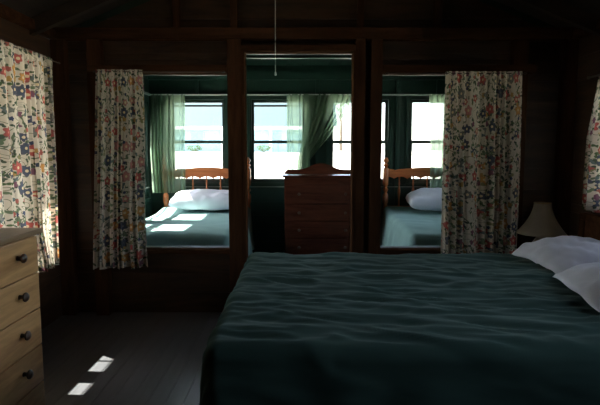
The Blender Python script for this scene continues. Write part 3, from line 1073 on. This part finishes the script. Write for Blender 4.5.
for z0, z1 in ((0.105, 0.285), (0.295, 0.475), (0.485, 0.665), (0.675, 0.885)):
    mb = MB(); mb.box(X0 + 0.03, X1 - 0.03, Y0 + 0.010, Y0 + 0.031, z0, z1, bev=0.005)
    dr = part(mb, 'drawer', M['cherry'], ch, BC)
    for xx in (X0 + 0.18, X1 - 0.18):
        mb = MB(); mb.lathe([(0.008, 0), (0.006, 0.012), (0.016, 0.020), (0.015, 0.028), (0.002, 0.032)], (xx, Y0 + 0.010, (z0 + z1) / 2 - 0.0), 14, Matrix.Rotation(R(90), 3, 'X'))
        mb.build('knob', M['dim_brass'], dr, True)
mb = MB()
mb.prism([(X0 + 0.02, 0), (X0 + 0.10, 0), (X0 + 0.15, 0.06), (X1 - 0.15, 0.06), (X1 - 0.10, 0), (X1 - 0.02, 0), (X1 - 0.02, 0.10), (X0 + 0.02, 0.10)], Y0 + 0.012, Y0 + 0.03)
mb.box(X0 + 0.02, X0 + 0.04, Y0 + 0.03, Y1, 0, 0.08); mb.box(X1 - 0.04, X1 - 0.02, Y0 + 0.03, Y1, 0, 0.08)
part(mb, 'plinth', M['cherry'], ch, BC)

# ------------------------------------------------------------------ nightstand and lamp
NB = (1.68, 3.58, 0)
ns = empty('nightstand', NB, 0, 'small dark wooden nightstand behind the green bed, under the table lamp', 'nightstand')
mb = MB(); mb.box(-0.20, 0.16, -0.15, 0.16, 0.47, 0.49, bev=0.004); mb.build('top', M['beam_x'], ns)
mb = MB(); mb.box(-0.18, 0.14, -0.13, 0.15, 0.34, 0.47); mb.build('case', M['beam_x'], ns)
mb = MB(); mb.box(-0.165, 0.125, -0.145, -0.131, 0.355, 0.455, bev=0.003); dr = mb.build('drawer', M['beam_x'], ns)
mb = MB(); mb.lathe([(0.006, 0), (0.014, 0.015), (0.002, 0.022)], (-0.02, -0.145, 0.405), 12, Matrix.Rotation(R(90), 3, 'X')); mb.build('knob', M['brass'], dr, True)
for sx in (-1, 1):
    for sy in (-1, 1):
        mb = MB(); mb.box(sx * 0.145 - 0.035, sx * 0.145 - 0.005, sy * 0.125 - 0.005, sy * 0.125 + 0.025, 0, 0.34, bev=0.003); mb.build('leg', M['beam'], ns)
lp = empty('table_lamp', (1.68, 3.58, 0.49), 0, 'table lamp with a beige bell shade in the dark corner behind the bed', 'lamp')
mb = MB(); mb.lathe([(0.001, 0), (0.060, 0.001), (0.062, 0.012), (0.035, 0.025), (0.045, 0.05), (0.062, 0.085), (0.060, 0.12), (0.035, 0.155), (0.016, 0.175), (0.014, 0.20), (0.001, 0.20)], (0, 0, 0), 28)
mb.build('base', M['ceramic'], lp, True)
mb = MB(); mb.tube([(0, 0, 0.19), (0, 0, 0.24)], 0.013, 12); mb.build('socket', M['brass'], lp, True)
mb = MB(); mb.lathe([(0.012, 0.24), (0.014, 0.25), (0.028, 0.28), (0.028, 0.305), (0.012, 0.33), (0.001, 0.332)], (0, 0, 0), 16); mb.build('bulb', M['bulb'], lp, True)
mb = MB()
prof = []
for i in range(15):
    t = i / 14
    prof.append((0.055 + 0.098 * (1 - t) ** 1.9 + 0.010 * (1 - t), 0.185 + 0.215 * t))
n = 48
rings = []
for r_, z_ in prof:
    rings.append([mb.bm.verts.new(((r_ + 0.0018 * math.cos(k * PI * 6 * 2 / n * 2)) * math.cos(2 * PI * k / n), (r_ + 0.0018 * math.cos(k * PI * 6 * 2 / n * 2)) * math.sin(2 * PI * k / n), z_)) for k in range(n)])
for a, b in zip(rings, rings[1:]):
    for k in range(n):
        mb.bm.faces.new((a[k], a[(k + 1) % n], b[(k + 1) % n], b[k]))
sh = mb.build('lamp_shade', M['shade'], lp, True)
md = sh.modifiers.new('thickness', 'SOLIDIFY'); md.thickness = 0.002
mb = MB(); mb.tube([(0.056 * math.cos(a), 0.056 * math.sin(a), 0.40) for a in [k * PI / 16 for k in range(33)]], 0.003, 6, False)
mb.tube([(-0.056, 0, 0.398), (0.056, 0, 0.398)], 0.0015, 6)
mb.build('shade_ring', M['brass'], sh, True)

# ------------------------------------------------------------------ ceiling light with pull cord
cl = empty('ceiling_light', (-0.10, 2.2, 0), 0, 'bare bulb light on the roof slope with a long thin white pull cord', 'ceiling light')
zc = roof_h(-0.10) + 0.055
mb = MB(); mb.box(-0.06, 0.06, -0.06, 0.06, -0.02, 0.004, mat=Matrix.Translation((0, 0, zc)) @ Matrix.Rotation(-math.atan(PITCH), 4, 'Y'))
mb.build('mounting_plate', M['white'], cl)
mb = MB(); mb.lathe([(0.045, 0.0), (0.05, -0.02), (0.03, -0.055), (0.022, -0.06)], (0, 0, zc - 0.02), 20); mb.build('lamp_holder', M['white'], cl, True)
mb = MB(); mb.lathe([(0.014, 0), (0.016, -0.02), (0.032, -0.055), (0.032, -0.07), (0.015, -0.10), (0.001, -0.103)], (0, 0, zc - 0.08), 16); mb.build('bulb', M['bulb'], cl, True)
mb = MB(); mb.tube([(-0.0, -0.045, zc - 0.03), (0.0, -0.045, 2.4), (0.001, -0.045, 2.0), (0, -0.045, 1.57)], 0.0017, 6)
pc = mb.build('pull_cord', M['cord'], cl, True)
mb = MB(); mb.lathe([(0.001, 0.008), (0.003, 0.006), (0.005, -0.004), (0.004, -0.008), (0.001, -0.009)], (0, -0.045, 1.562), 12); mb.build('cord_pull', M['white'], pc, True)

# ------------------------------------------------------------------ outdoors
mb = MB()
prof = [(-40, -0.4), (8, -0.4), (14, -0.15), (24, 0.55), (36, 1.15), (60, 1.2), (140, 1.2)]
xs = [-120, -40, -20, -10, 0, 10, 20, 40, 120]
g = [[mb.bm.verts.new((x, y, z + (0.05 * math.sin(x + y) if y > 10 else 0))) for x in xs] for y, z in prof]
for a, b in zip(g, g[1:]):
    for k in range(len(xs) - 1):
        mb.bm.faces.new((a[k], a[k + 1], b[k + 1], b[k]))
tag(mb.build('ground', M['ground'], smooth=True), kind='structure')

GB = (-4.0, 40.0, 1.1)
ct = empty('cottage', GB, 0, 'long low neighbouring cottage with a blue-grey roof seen through the porch windows', 'house')
mb = MB(); mb.box(-9, 6, 0, 8, -0.1, 1.95); mb.build('wall', M['bluewall'], ct)
mb = MB()
T = Matrix(((0, 1, 0, 0), (1, 0, 0, 0), (0, 0, 1, 0), (0, 0, 0, 1)))
mb.prism([(-0.8, 1.80), (4.0, 4.6), (8.8, 1.80), (8.8, 1.95), (4.0, 4.75), (-0.8, 1.95)], -9.8, 6.8, T)
mb.build('roof', M['roof'], ct)
mb = MB(); mb.box(-9.8, 6.8, -0.86, -0.81, 1.72, 1.95); mb.build('fascia', M['siding'], ct)
for xx in (-7.2, -4.4, 1.6, 3.9):
    mb = MB(); mb.box(xx, xx + 1.1, -0.05, -0.001, 0.75, 1.6)
    f = mb.build('window', M['bluewall'], ct)
    mb = MB(); mb.box(xx + 0.1, xx + 1.0, -0.07, -0.051, 0.85, 1.5); mb.build('pane', M['bluepane'], f)
mb = MB(); mb.box(-1.4, -0.5, -0.05, -0.001, 0.0, 1.70); mb.build('door', M['siding'], ct)
for xx in (-9.2, -5.6, -1.9, 1.7, 6.0):
    mb = MB(); mb.box(xx, xx + 0.18, -0.80, -0.62, -0.1, 1.80); mb.build('porch_post', M['siding'], ct)

def tree(x, y, h, cr, seed, label, n=2200):
    rnd = random.Random(seed)
    root = empty('tree', (x, y, 1.0), 0, label, 'tree')
    mb = MB()
    mb.tube([(0, 0, 0), (0.05, 0.02, h * 0.3), (0, 0.05, h * 0.6), (0.04, 0, h * 0.9)], [0.20, 0.15, 0.10, 0.03], 10)
    for k in range(9):
        a = rnd.uniform(0, 6.28); z = h * rnd.uniform(0.4, 0.8); L_ = cr * rnd.uniform(0.5, 0.9)
        mb.tube([(0.02, 0.02, z), (L_ * .5 * math.cos(a), L_ * .5 * math.sin(a), z + L_ * .3), (L_ * math.cos(a), L_ * math.sin(a), z + L_ * .5)], [0.06, 0.035, 0.01], 6)
    mb.build('trunk', M['bark'], root, True)
    mb = MB()
    blobs = [(Vector((rnd.uniform(-1, 1) * cr * .6, rnd.uniform(-1, 1) * cr * .6, h * rnd.uniform(0.5, 0.95))), cr * rnd.uniform(0.35, 0.6)) for _ in range(12)]
    for _ in range(n):
        c, r_ = rnd.choice(blobs)
        d = Vector((rnd.gauss(0, 1), rnd.gauss(0, 1), rnd.gauss(0, 1))).normalized()
        p = c + d * r_ * rnd.uniform(0.6, 1.05)
        a = Vector((rnd.gauss(0, 1), rnd.gauss(0, 1), rnd.gauss(0, 1))).normalized()
        b = a.orthogonal().normalized()
        s = rnd.uniform(0.06, 0.13)
        q = [p - a * s, p + b * s * .5, p + a * s, p - b * s * .5]
        mb.bm.faces.new([mb.bm.verts.new(v) for v in q])
    mb.build('foliage', M['leaf'], root)
    return root
tree(-7.4, 56, 7.5, 3.0, 4, 'leafy tree standing behind the cottage roof, seen through the left window')
tree(4.5, 58, 8.0, 3.2, 8, 'tall leafy tree behind the right end of the cottage')
tree(17, 58, 8.0, 3.2, 12, 'leafy tree beyond the right porch window')
for i, (x, y, lab) in enumerate(((-7.6, 37.6, 'low rounded shrub before the cottage wall, seen in the left window'), (-2.6, 37.6, 'low shrub before the cottage wall, seen in the middle window'))):
    root = empty('shrub', (x, y, 1.1), 0, lab, 'shrub')
    root.scale = (1.0, 1.0, 0.55)
    rnd = random.Random(40 + i)
    mb = MB()
    for k in range(8):
        a = rnd.uniform(0, 6.28)
        mb.tube([(0, 0, 0), (0.15 * math.cos(a), 0.15 * math.sin(a), 0.3), (0.3 * math.cos(a), 0.3 * math.sin(a), 0.7)], [0.015, 0.01, 0.004], 5)
    mb.build('stems', M['bark'], root)
    mb = MB()
    for _ in range(700):
        d = Vector((rnd.gauss(0, 1), rnd.gauss(0, 1), rnd.gauss(0, 1))).normalized()
        p = Vector((0, 0, 0.6)) + Vector((d.x * 0.6, d.y * 0.5, d.z * 0.42)) * rnd.uniform(0.6, 1.05)
        a = Vector((rnd.gauss(0, 1), rnd.gauss(0, 1), rnd.gauss(0, 1))).normalized(); b = a.orthogonal().normalized(); s = rnd.uniform(0.03, 0.06)
        mb.bm.faces.new([mb.bm.verts.new(v) for v in (p - a * s, p + b * s * .6, p + a * s, p - b * s * .6)])
    mb.build('foliage', M['leaf'], root)
